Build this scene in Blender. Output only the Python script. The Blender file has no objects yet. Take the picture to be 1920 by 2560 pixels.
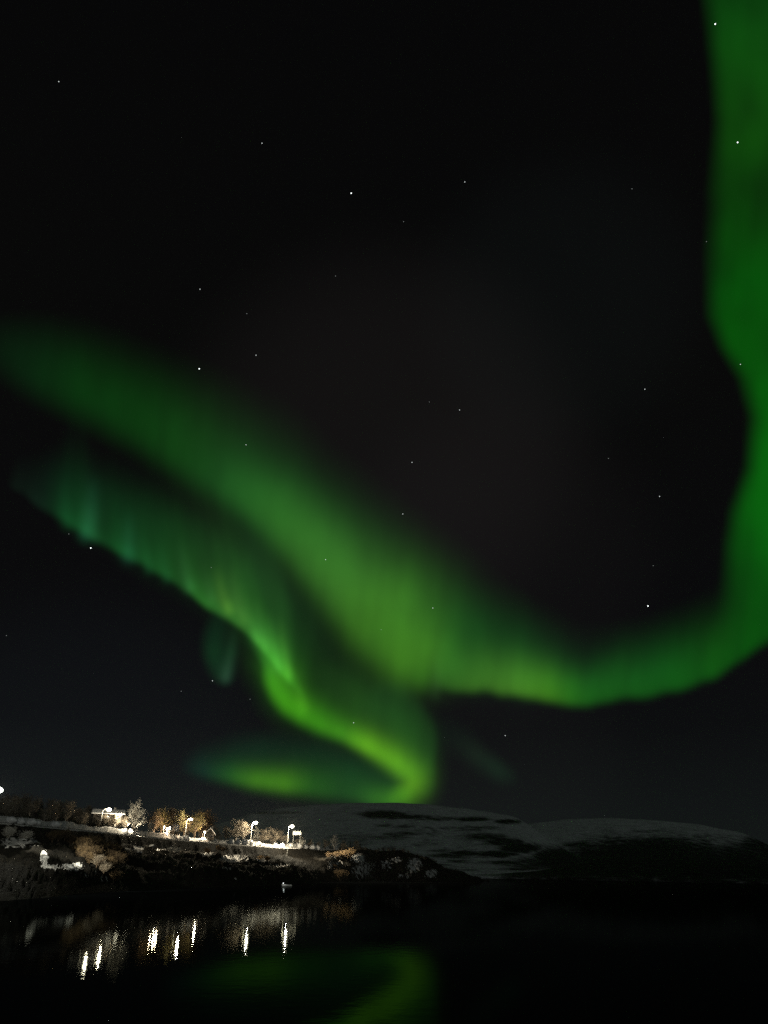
import bpy, math, random
import numpy as np
from mathutils import Matrix, Vector, noise

# ------------------------------------------------------------------ camera, sky, moonlight, exposure
S = bpy.context.scene
COL = S.collection
F = 1934.0                      # focal length in photo pixels
CAM = Vector((0, 0, 4.0))
ROT = (Matrix.Rotation(math.radians(90 + 25.03), 3, 'X') @ Matrix.Rotation(math.radians(1.0), 3, 'Z'))
cam = bpy.data.cameras.new('camera')
cam.sensor_fit = 'VERTICAL'; cam.sensor_height = 36.0; cam.lens = F / 2560 * 36.0
cam.clip_start = 0.1; cam.clip_end = 200000
co = bpy.data.objects.new('camera', cam); COL.objects.link(co)
co.matrix_world = Matrix.Translation(CAM) @ ROT.to_4x4()
S.camera = co
S.view_settings.view_transform = 'Standard'; S.view_settings.look = 'None'
S.view_settings.exposure = 0.0; S.view_settings.gamma = 1.0
S.render.engine = 'CYCLES'
S.cycles.use_denoising = False
S.cycles.max_bounces = 6; S.cycles.transparent_max_bounces = 24
S.cycles.sample_clamp_indirect = 12.0
R3 = np.array(ROT)


def ray(px, py):
    d = ROT @ Vector(((px - 960) / F, -(py - 1280) / F, -1.0))
    return d


def P(px, py, D):
    """world point seen at photo pixel px,py at horizontal distance D"""
    d = ray(px, py)
    return CAM + d * (D / math.hypot(d.x, d.y))


def lin(c):
    out = []
    for v in c:
        v = v / 255.0
        out.append(v / 12.92 if v <= 0.04045 else ((v + 0.055) / 1.055) ** 2.4)
    return np.array(out)


W = bpy.data.worlds.new('World'); S.world = W; W.use_nodes = True
nt = W.node_tree; nt.nodes.clear()
N = nt.nodes.new; LK = nt.links.new
tc = N('ShaderNodeTexCoord'); sep = N('ShaderNodeSeparateXYZ'); LK(tc.outputs['Generated'], sep.inputs[0])
ramp = N('ShaderNodeValToRGB'); LK(sep.outputs['Z'], ramp.inputs[0])
cr = ramp.color_ramp
cr.elements[0].position = 0.0; cr.elements[0].color = (*lin((23, 26, 26)), 1)
cr.elements[1].position = 1.0; cr.elements[1].color = (*lin((7, 7, 8)), 1)
for p_, c_ in ((0.07, (20, 23, 24)), (0.16, (14, 15, 17)), (0.30, (11, 11, 13)), (0.55, (10, 10, 10))):
    e = cr.elements.new(p_); e.color = (*lin(c_), 1)


def lobe(px, py, col, cosmin, strength=1.0):
    d = ray(px, py).normalized()
    dp = N('ShaderNodeVectorMath'); dp.operation = 'DOT_PRODUCT'
    LK(tc.outputs['Generated'], dp.inputs[0]); dp.inputs[1].default_value = d
    mr = N('ShaderNodeMapRange'); mr.interpolation_type = 'SMOOTHERSTEP'
    mr.inputs['From Min'].default_value = cosmin; mr.inputs['From Max'].default_value = 1.0
    LK(dp.outputs['Value'], mr.inputs['Value'])
    sc = N('ShaderNodeVectorMath'); sc.operation = 'SCALE'
    sc.inputs[0].default_value = tuple(lin(col) * strength); LK(mr.outputs[0], sc.inputs['Scale'])
    return sc.outputs[0]


acc = ramp.outputs[0]
for l_ in (lobe(950, 1120, (14, 12, 12), math.cos(math.radians(18))),
           lobe(1250, 1380, (7, 6, 6), math.cos(math.radians(14))),
           lobe(250, 1950, (4, 6, 9), math.cos(math.radians(16))),
           lobe(1400, 760, (4, 6, 6), math.cos(math.radians(12))),
           lobe(1150, 1900, (6, 6, 6), math.cos(math.radians(14)))):
    ad = N('ShaderNodeVectorMath'); ad.operation = 'ADD'; LK(acc, ad.inputs[0]); LK(l_, ad.inputs[1]); acc = ad.outputs[0]
bg = N('ShaderNodeBackground'); LK(acc, bg.inputs['Color']); bg.inputs['Strength'].default_value = 0.8
wo = N('ShaderNodeOutputWorld'); LK(bg.outputs[0], wo.inputs[0])

moon = bpy.data.lights.new('moon', 'SUN'); moon.energy = 0.155; moon.angle = math.radians(3); moon.color = (0.88, 1.0, 0.95)
mo = bpy.data.objects.new('moon', moon); COL.objects.link(mo)
mo.rotation_euler = (math.radians(62), 0, math.radians(22))      # low, behind the camera


# ------------------------------------------------------------------ helpers
def tag(o, label=None, cat=None, group=None, kind=None):
    if label: o['label'] = label
    if cat: o['category'] = cat
    if group: o['group'] = group
    if kind: o['kind'] = kind
    return o


def empty(name, loc, rz=0.0):
    o = bpy.data.objects.new(name, None); COL.objects.link(o)
    o.location = loc; o.rotation_euler = (0, 0, rz); o.empty_display_size = 0.3
    return o


class MB:
    def __init__(self): self.v = []; self.f = []

    def face(self, pts):
        b = len(self.v); self.v += [tuple(p) for p in pts]; self.f.append(tuple(range(b, b + len(pts))))

    def box(self, c, s, rz=0.0):
        b = len(self.v); ca, sa = math.cos(rz), math.sin(rz)
        for dz in (-1, 1):
            for dx, dy in ((-1, -1), (1, -1), (1, 1), (-1, 1)):
                x, y = dx * s[0] / 2, dy * s[1] / 2
                self.v.append((c[0] + x * ca - y * sa, c[1] + x * sa + y * ca, c[2] + dz * s[2] / 2))
        for q in ((3, 2, 1, 0), (4, 5, 6, 7), (0, 1, 5, 4), (1, 2, 6, 5), (2, 3, 7, 6), (3, 0, 4, 7)):
            self.f.append(tuple(b + i for i in q))

    def tube(self, pts, rad, n=6, cap=True):
        pts = [Vector(p) for p in pts]
        if not hasattr(rad, '__len__'): rad = [rad] * len(pts)
        b0 = len(self.v)
        for i, p in enumerate(pts):
            d = (pts[min(i + 1, len(pts) - 1)] - pts[max(i - 1, 0)]).normalized()
            a = d.orthogonal().normalized(); c = d.cross(a)
            for k in range(n):
                t = 2 * math.pi * k / n
                self.v.append(tuple(p + (a * math.cos(t) + c * math.sin(t)) * rad[i]))
        for i in range(len(pts) - 1):
            for k in range(n):
                k2 = (k + 1) % n
                self.f.append((b0 + i * n + k, b0 + i * n + k2, b0 + (i + 1) * n + k2, b0 + (i + 1) * n + k))
        if cap and n > 2:
            self.f.append(tuple(b0 + k for k in range(n))[::-1])
            self.f.append(tuple(b0 + (len(pts) - 1) * n + k for k in range(n)))

    def ball(self, c, r, n=12, m=8, sq=(1, 1, 1)):
        b = len(self.v)
        for j in range(m + 1):
            th = math.pi * j / m
            for k in range(n):
                ph = 2 * math.pi * k / n
                self.v.append((c[0] + r * sq[0] * math.sin(th) * math.cos(ph), c[1] + r * sq[1] * math.sin(th) * math.sin(ph), c[2] + r * sq[2] * math.cos(th)))
        for j in range(m):
            for k in range(n):
                k2 = (k + 1) % n
                self.f.append((b + j * n + k, b + (j + 1) * n + k, b + (j + 1) * n + k2, b + j * n + k2))

    def mesh(self, name, mat, smooth=False):
        me = bpy.data.meshes.new(name); me.from_pydata(self.v, [], self.f)
        if mat: me.materials.append(mat)
        if smooth: me.polygons.foreach_set('use_smooth', [True] * len(me.polygons))
        me.update(); return me

    def build(self, name, mat, parent=None, smooth=False):
        o = bpy.data.objects.new(name, self.mesh(name, mat, smooth)); COL.objects.link(o)
        if parent: o.parent = parent
        return o


def copy_tree(o, parent=None):
    c = o.copy(); COL.objects.link(c); c.parent = parent
    for ch in list(o.children):
        copy_tree(ch, c)
    return c


MATS = {}


def mat(name, col, rough=0.8, var=0.25, scale=3.0, col2=None, metal=0.0, bump=0.0, emit=None, estr=0.0):
    m = bpy.data.materials.new(name); m.use_nodes = True
    t = m.node_tree; b = t.nodes['Principled BSDF']
    no = t.nodes.new('ShaderNodeTexNoise'); no.inputs['Scale'].default_value = scale; no.inputs['Detail'].default_value = 6
    tcx = t.nodes.new('ShaderNodeTexCoord'); t.links.new(tcx.outputs['Object'], no.inputs['Vector'])
    r = t.nodes.new('ShaderNodeValToRGB'); r.color_ramp.elements[0].position = 0.35; r.color_ramp.elements[1].position = 0.65
    c2 = col2 or tuple(c * (1 - var) for c in col)
    r.color_ramp.elements[0].color = (*c2, 1); r.color_ramp.elements[1].color = (*col, 1)
    t.links.new(no.outputs['Fac'], r.inputs[0]); t.links.new(r.outputs[0], b.inputs['Base Color'])
    b.inputs['Roughness'].default_value = rough; b.inputs['Metallic'].default_value = metal
    if bump:
        bn = t.nodes.new('ShaderNodeBump'); bn.inputs['Distance'].default_value = bump
        t.links.new(no.outputs['Fac'], bn.inputs['Height']); t.links.new(bn.outputs[0], b.inputs['Normal'])
    if emit:
        b.inputs['Emission Color'].default_value = (*emit, 1); b.inputs['Emission Strength'].default_value = estr
    MATS[name] = m
    return m


M_pole = mat('painted_steel', (0.55, 0.55, 0.52), 0.5, 0.2, 8)
M_cap = mat('lamp_housing', (0.25, 0.25, 0.26), 0.5, 0.2, 10, metal=0.3)
M_white = mat('lit_lens_white', (0.9, 0.9, 0.85), 0.4, emit=(1.0, 0.90, 0.64), estr=30)
M_warm = mat('lit_lens_warm', (0.9, 0.8, 0.7), 0.4, emit=(1.0, 0.80, 0.52), estr=14)
M_cool = mat('lit_lens_cool', (0.9, 0.9, 0.9), 0.4, emit=(0.9, 1.0, 0.88), estr=60)
M_snowroof = mat('roof_snow', (0.8, 0.8, 0.82), 0.7, 0.1, 2, bump=0.1)
M_snowpile = mat('ploughed_snow', (0.78, 0.78, 0.8), 0.7, 0.5, 1.2, bump=0.2)
M_rock = mat('snow_on_rock', (0.72, 0.72, 0.72), 0.8, 0.9, 1.6, col2=(0.05, 0.045, 0.04), bump=0.2)
M_wood = mat('dark_stained_boards', (0.035, 0.028, 0.022), 0.8, 0.4, 4)
M_woodpale = mat('grey_boards', (0.26, 0.25, 0.23), 0.8, 0.4, 4)
M_trim = mat('pale_trim', (0.16, 0.15, 0.14), 0.6, 0.15, 4)
M_glass = mat('dark_glass', (0.02, 0.02, 0.03), 0.1, 0.2, 2)
M_bark = mat('birch_bark', (0.42, 0.38, 0.33), 0.85, 0.6, 3)
M_frost = mat('frosted_twigs', (0.55, 0.54, 0.50), 0.9, 0.4, 1.5)
M_greytwig = mat('grey_twigs', (0.24, 0.20, 0.15), 0.9, 0.4, 1.5)
M_brownbark = mat('brown_bark', (0.16, 0.11, 0.07), 0.9, 0.5, 3)
M_brown = mat('withered_leaves', (0.135, 0.088, 0.038), 0.9, 0.5, 1.0, col2=(0.035, 0.022, 0.010))
M_olive = mat('olive_leaves', (0.16, 0.13, 0.04), 0.9, 0.5, 1.0, col2=(0.08, 0.07, 0.02))
M_spruce = mat('spruce_needles', (0.018, 0.022, 0.014), 0.9, 0.5, 2.0)
M_darkbark = mat('dark_bark', (0.05, 0.04, 0.03), 0.9, 0.4, 3)
M_boat = mat('white_gelcoat', (0.8, 0.8, 0.78), 0.35, 0.1, 3)
M_sign = mat('white_board', (0.8, 0.79, 0.74), 0.5, 0.1, 3)

# ------------------------------------------------------------------ the near land: height as a function of azimuth and distance
ST = [  # photo column, shore distance, then (distance, height) of: lower bank, bench, embankment foot, road edge; ridge (extra distance, height)
    (-900, 60, (70, 3), (95, 6), (110, 8), (120, 11.0), (110, 23)),
    (-400, 85, (95, 3), (125, 6), (150, 8), (160, 11.7), (110, 23)),
    (0, 119, (130, 3), (160, 5.5), (188, 9.2), (197, 12.5), (110, 21.5)),
    (80, 128, (140, 3.4), (158, 6.2), (196, 8.6), (206, 12.5), (105, 21)),
    (150, 140, (150, 4.0), (172, 6.0), (206, 9.0), (215, 12.6), (100, 20.5)),
    (250, 163, (170, 3.2), (196, 6.8), (225, 9.5), (236, 12.8), (75, 17.0)),
    (320, 178, (188, 3.5), (218, 6.8), (248, 9.5), (258, 13.0), (60, 14.6)),
    (400, 195, (205, 3.5), (245, 7), (275, 9.5), (286, 13.3), (60, 14.5)),
    (500, 214, (225, 4), (270, 7.5), (315, 10), (327, 13.8), (60, 15)),
    (640, 250, (262, 4), (302, 7.4), (365, 10.5), (385, 14.2), (70, 15.5)),
    (730, 277, (292, 4), (330, 6.5), (400, 10.5), (423, 14.8), (70, 16)),
    (800, 375, (384, 3), (398, 5), (430, 9), (445, 14.6), (60, 16)),
    (835, 405, (412, 5), (424, 10), (448, 12.5), (462, 15.2), (55, 16.5)),
    (905, 436, (444, 9), (454, 14), (475, 16), (485, 16.8), (40, 17)),
    (940, 478, (484, 8), (496, 13), (505, 15), (512, 16.5), (40, 17)),
    (1005, 485, (490, 7), (498, 13.5), (510, 15.5), (520, 16.8), (30, 17)),
    (1060, 505, (510, 6), (520, 11), (530, 12.5), (540, 13.5), (30, 14)),
    (1110, 530, (535, 3), (542, 5.5), (550, 6.5), (560, 7.5), (30, 7.5)),
    (1160, 560, (566, 3), (572, 4.5), (580, 5), (590, 5), (30, 5)),
    (1190, 600, (605, .8), (610, 1.0), (620, 1.2), (630, 1.0), (30, .5)),
    (1215, 640, (645, -.6), (650, -.8), (660, -1), (670, -1), (30, -1.5)),
]


def az_of(px):
    p = P(px, 2150, 100); return math.atan2(p.x, p.y)


AZ = [az_of(s[0]) for s in ST]
KEYS = []
for s in ST:
    Ds = s[1]; k = [(Ds - 25, -4.0), (Ds, 0.0)] + list(s[2:6])
    if s[0] < 790: k[4] = (s[5][0] - 4.5, k[4][1])
    re = s[5]; lit = s[0] < 860
    k += [(re[0] + 7, re[1] + 0.05), (re[0] + 10, re[1] + (1.7 if lit else 0.2)), (re[0] + 22, re[1] + (1.9 if lit else 0.4)),
          (re[0] + s[6][0], s[6][1]), (re[0] + s[6][0] + 260, -4.0)]
    KEYS.append(k)
KD = np.array([[q[0] for q in k] for k in KEYS]); KZ = np.array([[q[1] for q in k] for k in KEYS])


def profile(az):
    return ([np.interp(az, AZ, KD[:, j]) for j in range(KD.shape[1])], [np.interp(az, AZ, KZ[:, j]) for j in range(KZ.shape[1])])


def ground(x, y):
    az = math.atan2(x, y); D = math.hypot(x, y)
    kd, kz = profile(az)
    z = float(np.interp(D, kd, kz))
    # rough everywhere but on the road
    onroad = max(0.0, 1 - abs(D - (kd[5] + 3.5)) / 6.0) if az < az_of(860) else 0.0
    inland = min(1.0, max(0.0, (D - kd[1] + 4) / 14.0))
    n = noise.fractal(Vector((x * 0.045, y * 0.045, 1.3)), 0.9, 2.1, 6) * 1.9
    n += abs(noise.noise(Vector((x * 0.16, y * 0.16, 5.3)))) * 1.5 - 0.4
    n += noise.noise(Vector((x * 0.42, y * 0.42, 8.8))) * 0.9 + noise.noise(Vector((x * 1.0, y * 1.0, 2.8))) * 0.4
    below = 1.0 if D < kd[5] else 0.45
    z += n * inland * (1 - min(1.0, onroad * 2.5)) * below
    return z


def spot(px, D, dz=0.0):
    p = P(px, 2140, D); return Vector((p.x, p.y, ground(p.x, p.y) + dz))


# snow patches on the dark slope (centre in photo pixels, half sizes); everything else is heather and bare rock
PATCH = [(45, 2106, 60, 15, 1.0), (110, 2150, 10, 26, 1.2), (150, 2166, 42, 7, 1.2), (190, 2166, 24, 10, 1.25), (228, 2186, 30, 12, .6), (256, 2198, 18, 14, .7),
         (340, 2121, 32, 7, 1.0), (405, 2124, 24, 6, .7), (380, 2138, 10, 4, .6), (440, 2132, 18, 12, .5), (520, 2137, 24, 9, .8), (590, 2146, 45, 11, 1.0),
         (655, 2150, 26, 8, .8), (700, 2163, 32, 7, .8), (565, 2171, 24, 5, .7), (595, 2198, 22, 7, .6), (840, 2160, 30, 20, .7),
         (895, 2146, 20, 14, 1.0), (905, 2175, 30, 26, .8), (845, 2190, 22, 7, .5), (930, 2170, 14, 30, .6), (965, 2162, 22, 16, .75), (990, 2150, 18, 9, .85), (1035, 2162, 24, 22, .9),
         (1078, 2184, 20, 14, .85), (1012, 2188, 24, 10, .75), (930, 2199, 30, 4, .7)]
cols = np.unique(np.concatenate([np.arange(-900, -40, 22), np.arange(-40, 1222, 3.2)]))
azs = np.array([az_of(c) for c in cols])
verts = []; snow = []
segs = [4, 5, 16, 18, 16, 9, 7, 6, 10, 8]
nr = sum(segs) + 1
RI = np.array(ROT.transposed())
for az in azs:
    kd, kz = profile(az)
    ds = []
    for j, sg in enumerate(segs):
        a, b = kd[j], kd[j + 1]
        ds += [a + (b - a) * i / sg for i in range(sg)]
    ds.append(kd[-1])
    for D in ds:
        x, y = D * math.sin(az), D * math.cos(az)
        z = ground(x, y)
        verts.append((x, y, z))
        q = RI @ np.array((x, y, z - CAM.z))
        px = 960 + F * q[0] / -q[2]; py = 1280 - F * q[1] / -q[2]
        s = 0.0
        if D > kd[5] - 0.5 and px < 850:
            s = 1.0 if D < kd[8] + 4 else 0.15
        elif D < kd[5] - 3 or px >= 850:
            for cx, cy, hx, hy, st in PATCH:
                d2 = ((px - cx) / hx) ** 2 + ((py - cy) / hy) ** 2
                if d2 < 3: s = max(s, 0.95 * st * math.exp(-d2 * d2 * 0.7))
        snow.append(min(1.0, s))
nc = len(cols)
faces = []
for i in range(nc - 1):
    for j in range(nr - 1):
        a = i * nr + j
        faces.append((a, a + nr, a + nr + 1, a + 1))
me = bpy.data.meshes.new('shore_ground'); me.from_pydata(verts, [], faces)
me.polygons.foreach_set('use_smooth', [True] * len(me.polygons))
at = me.attributes.new('snow', 'FLOAT', 'POINT'); at.data.foreach_set('value', snow)


def land_mat(name, attr, white, dark, nscale, thr=0.5, soft=0.10, bump=0.3, amp=0.9, stretch=(1, 1, 1)):
    m = bpy.data.materials.new(name); m.use_nodes = True; t = m.node_tree; b = t.nodes['Principled BSDF']
    A = t.nodes.new('ShaderNodeAttribute'); A.attribute_name = attr
    g = t.nodes.new('ShaderNodeNewGeometry')
    mp = t.nodes.new('ShaderNodeMapping'); mp.inputs['Scale'].default_value = stretch; t.links.new(g.outputs['Position'], mp.inputs[0])
    no = t.nodes.new('ShaderNodeTexNoise'); no.inputs['Scale'].default_value = nscale; no.inputs['Detail'].default_value = 8; no.inputs['Roughness'].default_value = 0.62
    t.links.new(mp.outputs[0], no.inputs['Vector'])
    ma = t.nodes.new('ShaderNodeMath'); ma.operation = 'MULTIPLY_ADD'; ma.inputs[1].default_value = amp; ma.inputs[2].default_value = -amp / 2
    t.links.new(no.outputs['Fac'], ma.inputs[0])
    ad = t.nodes.new('ShaderNodeMath'); ad.operation = 'ADD'; t.links.new(A.outputs['Fac'], ad.inputs[0]); t.links.new(ma.outputs[0], ad.inputs[1])
    mr = t.nodes.new('ShaderNodeMapRange'); mr.interpolation_type = 'SMOOTHSTEP'
    mr.inputs['From Min'].default_value = thr - soft; mr.inputs['From Max'].default_value = thr + soft
    t.links.new(ad.outputs[0], mr.inputs[0])
    n2 = t.nodes.new('ShaderNodeTexNoise'); n2.inputs['Scale'].default_value = nscale * 6; n2.inputs['Detail'].default_value = 6
    t.links.new(mp.outputs[0], n2.inputs['Vector'])
    r2 = t.nodes.new('ShaderNodeValToRGB'); r2.color_ramp.elements[0].position = 0.4; r2.color_ramp.elements[1].position = 0.62
    r2.color_ramp.elements[0].color = (*dark[0], 1); r2.color_ramp.elements[1].color = (*dark[1], 1); t.links.new(n2.outputs['Fac'], r2.inputs[0])
    r3 = t.nodes.new('ShaderNodeValToRGB'); r3.color_ramp.elements[0].position = 0.3; r3.color_ramp.elements[1].position = 0.6
    r3.color_ramp.elements[0].color = (*[c * 0.55 for c in white], 1); r3.color_ramp.elements[1].color = (*white, 1); t.links.new(n2.outputs['Fac'], r3.inputs[0])
    mx = t.nodes.new('ShaderNodeMix'); mx.data_type = 'RGBA'
    t.links.new(mr.outputs[0], mx.inputs['Factor']); t.links.new(r2.outputs[0], mx.inputs[6]); t.links.new(r3.outputs[0], mx.inputs[7])
    t.links.new(mx.outputs[2], b.inputs['Base Color']); b.inputs['Roughness'].default_value = 0.9
    b.inputs['Specular IOR Level'].default_value = 0.1
    bn = t.nodes.new('ShaderNodeBump'); bn.inputs['Distance'].default_value = bump; bn.inputs['Strength'].default_value = 1.0
    t.links.new(n2.outputs['Fac'], bn.inputs['Height']); t.links.new(bn.outputs[0], b.inputs['Normal'])
    return m


me.materials.append(land_mat('heath_and_snow', 'snow', (0.72, 0.71, 0.70), ((0.002, 0.002, 0.002), (0.012, 0.010, 0.007)), 0.55, bump=0.8, amp=2.2, thr=0.74))
so = bpy.data.objects.new('shore_ground', me); COL.objects.link(so); tag(so, kind='structure')

# the road along the top of the bank, a sheet just above the graded ground
vb = MB()
pr = None
for c in np.arange(-900, 846, 6):
    az = az_of(c); kd, kz = profile(az)
    a = (kd[5] + 1.0, kd[5] + 6.2)
    row = []
    for D in a:
        x, y = D * math.sin(az), D * math.cos(az); row.append((x, y, ground(x, y) + 0.12))
    if pr: vb.face([pr[0], row[0], row[1], pr[1]])
    pr = row
tag(vb.build('road', mat('snowy_asphalt', (0.5, 0.5, 0.5), 0.8, 0.7, 0.8)), kind='structure')

# ------------------------------------------------------------------ fjord water
vb = MB(); Rw = 14000
rings = [0.5, 30, 120, 400, 1500, Rw]; nseg = 48
for r_ in rings:
    for k in range(nseg):
        a = 2 * math.pi * k / nseg; vb.v.append((r_ * math.cos(a), r_ * math.sin(a), 0))
vb.f.append(tuple(range(nseg)))
for i in range(len(rings) - 1):
    for k in range(nseg):
        k2 = (k + 1) % nseg; vb.f.append((i * nseg + k, (i + 1) * nseg + k, (i + 1) * nseg + k2, i * nseg + k2))
m = bpy.data.materials.new('fjord_water'); m.use_nodes = True; t = m.node_tree; t.nodes.clear()
g = t.nodes.new('ShaderNodeNewGeometry')
mp = t.nodes.new('ShaderNodeMapping'); mp.inputs['Scale'].default_value = (1.0, 0.8, 1.0); t.links.new(g.outputs['Position'], mp.inputs[0])
n1 = t.nodes.new('ShaderNodeTexNoise'); n1.inputs['Scale'].default_value = 1.1; n1.inputs['Detail'].default_value = 5; n1.inputs['Roughness'].default_value = 0.6; t.links.new(mp.outputs[0], n1.inputs['Vector'])
bn = t.nodes.new('ShaderNodeBump'); bn.inputs['Distance'].default_value = 0.0045; bn.inputs['Strength'].default_value = 1.0; t.links.new(n1.outputs['Fac'], bn.inputs['Height'])
gl = t.nodes.new('ShaderNodeBsdfGlossy'); gl.distribution = 'BECKMANN'; gl.inputs['Roughness'].default_value = 0.038; gl.inputs['Color'].default_value = (0.92, 1.0, 0.96, 1); t.links.new(bn.outputs[0], gl.inputs['Normal'])
df = t.nodes.new('ShaderNodeBsdfDiffuse'); df.inputs['Color'].default_value = (0.004, 0.005, 0.006, 1)
fr = t.nodes.new('ShaderNodeFresnel'); fr.inputs['IOR'].default_value = 1.33; t.links.new(bn.outputs[0], fr.inputs['Normal'])
mu = t.nodes.new('ShaderNodeMath'); mu.operation = 'MULTIPLY'; mu.inputs[1].default_value = 0.15; t.links.new(fr.outputs[0], mu.inputs[0])
mi = t.nodes.new('ShaderNodeMixShader'); t.links.new(mu.outputs[0], mi.inputs[0]); t.links.new(df.outputs[0], mi.inputs[1]); t.links.new(gl.outputs[0], mi.inputs[2])
ou = t.nodes.new('ShaderNodeOutputMaterial'); t.links.new(mi.outputs[0], ou.inputs[0])
tag(vb.build('water', m), kind='structure')


# ------------------------------------------------------------------ snowy mountains across the fjord
def massif(name, ridge, shore_y, D0, D1, dark, back=1200, seed=0, step=4, rows=46, nz=34, thr=0.5):
    xs = np.arange(ridge[0][0], ridge[-1][0] + 1, step)
    ry = np.interp(xs, [r[0] for r in ridge], [r[1] for r in ridge])
    k = np.ones(5) / 5; ry = np.convolve(np.pad(ry, 2, 'edge'), k, 'valid')
    sy = np.interp(xs, [r[0] for r in shore_y], [r[1] for r in shore_y])
    vs, at_ = [], []
    for i, x in enumerate(xs):
        h = 2183 + .0175 * (x - 960)
        for j in range(rows + 1):
            tt = j / rows
            py = max(sy[i], h + 1.0) * (1 - tt) + ry[i] * tt if j else max(sy[i], h + 1.0)
            if j == rows: py += noise.noise(Vector((x * 0.02, seed, 0))) * 3.0
            D = D0 + (D1 - D0) * (tt ** 1.15)
            D *= 1 + 0.035 * noise.fractal(Vector((x * 0.012, tt * 3.5, seed)), 1.0, 2.0, 4) * math.sin(math.pi * min(1, tt * 1.05)) if j else 1
            p = P(x, py, D)
            if j == 0: p.z = -1.0
            vs.append(tuple(p))
            a_ = 0.0
            for cx, cy, hx, hy, st in dark:
                d2 = ((x - cx) / hx) ** 2 + ((py - cy) / hy) ** 2
                if d2 < 4: a_ = max(a_, 0.8 * st * math.exp(-d2 * d2 * 0.5))
            at_.append(a_ + 0.19)
        d = P(x, ry[i], D1 + back); vs.append((d.x, d.y, -5)); at_.append(0.5)
    nr_ = rows + 2; fs = []
    for i in range(len(xs) - 1):
        for j in range(nr_ - 1):
            a = i * nr_ + j; fs.append((a, a + nr_, a + nr_ + 1, a + 1))
    me = bpy.data.meshes.new(name); me.from_pydata(vs, [], fs)
    me.polygons.foreach_set('use_smooth', [True] * len(me.polygons))
    q = me.attributes.new('forest', 'FLOAT', 'POINT'); q.data.foreach_set('value', at_)
    m = land_mat(name + '_cover', 'forest', (0.012, 0.013, 0.012), ((0.44, 0.46, 0.46), (0.72, 0.75, 0.76)), 1.0 / nz, thr=thr, soft=0.40, bump=6.0, amp=1.5, stretch=(1, 1, 3.0))
    me.materials.append(m)
    o = bpy.data.objects.new(name, me); COL.objects.link(o); tag(o, kind='structure'); return o


rs_ = random.Random(4)
STREAK = [(rs_.uniform(960, 1460), rs_.uniform(2058, 2186), rs_.uniform(16, 55), rs_.uniform(2, 4.5), rs_.uniform(.35, .75)) for _ in range(34)]
massif('hills', [(430, 2085), (540, 2062), (620, 2036), (700, 2020), (800, 2011), (900, 2007), (1000, 2007), (1080, 2012), (1160, 2021), (1230, 2031), (1290, 2043), (1320, 2060), (1360, 2090), (1420, 2120), (1500, 2150), (1600, 2175)],
       [(430, 2180), (1190, 2189), (1400, 2193), (1600, 2196)], 1500, 3000,
       [(955, 2036, 50, 9, 1), (1010, 2042, 70, 5, .9), (1100, 2047, 60, 4, .7), (1180, 2048, 40, 5, 1), (1268, 2054, 30, 5, 1), (1210, 2092, 50, 8, .8), (1260, 2105, 46, 9, .95),
        (1170, 2133, 55, 6, .9), (1240, 2135, 50, 7, 1), (1300, 2120, 50, 12, 1), (1262, 2157, 40, 5, .8), (880, 2100, 60, 16, .35), (1040, 2080, 50, 8, .3),
        (690, 2032, 60, 3, .6), (1330, 2160, 60, 16, .7), (1400, 2150, 70, 30, 1), (1500, 2165, 80, 30, 1), (900, 2180, 200, 25, .5)] + STREAK, seed=3.1)
massif('far_hills', [(1240, 2110), (1300, 2066), (1345, 2056), (1400, 2051), (1460, 2046), (1530, 2046), (1590, 2048), (1677, 2053), (1764, 2064), (1851, 2081), (1894, 2098), (1960, 2130), (2060, 2150), (2300, 2160)],
       [(1240, 2190), (1500, 2196), (1900, 2203), (2300, 2211)], 2300, 3600,
       [(1560, 2150, 110, 52, 1), (1700, 2160, 130, 58, 1), (1640, 2130, 150, 34, 1), (1850, 2170, 110, 55, 1), (1480, 2150, 60, 42, .9), (1410, 2165, 60, 30, .8), (1900, 2140, 60, 50, .9), (1380, 2128, 30, 10, .6),
        (1455, 2112, 50, 8, .75), (1620, 2078, 40, 4, .45), (2060, 2180, 200, 60, 1), (1760, 2092, 60, 6, .4)], seed=8.7)
# low dark wooded foreshore with a thin snowy beach
massif('wooded_shore', [(1180, 2186), (1250, 2184), (1330, 2178), (1380, 2172), (1450, 2160), (1560, 2150), (1680, 2150), (1800, 2156), (1900, 2166), (2000, 2168), (2300, 2172)],
       [(1180, 2190), (1300, 2193), (1900, 2205), (2300, 2213)], 1150, 1500,
       [(x, 2170 + .0175 * (x - 1400) - 4, 60, 34, 1) for x in range(1300, 2300, 40)] + [(1260, 2187, 60, 2, .5), (1480, 2196, 60, 3, .6), (1760, 2196, 40, 3, .5)], back=300, seed=5.5, rows=30, nz=22)


# ------------------------------------------------------------------ aurora and stars
def seg_nodes(nodes, step=9.0):
    out = []
    for a, b in zip(nodes[:-1], nodes[1:]):
        L = math.hypot(b[0] - a[0], b[1] - a[1]); n = max(1, int(L / step))
        for i in range(n):
            f0 = i / n; out.append([np.array(p, float) for p in zip(a, b)] and
                                   [a[k] + (b[k] - a[k]) * f0 for k in range(len(a))])
    out.append(list(nodes[-1])); return out


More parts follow.
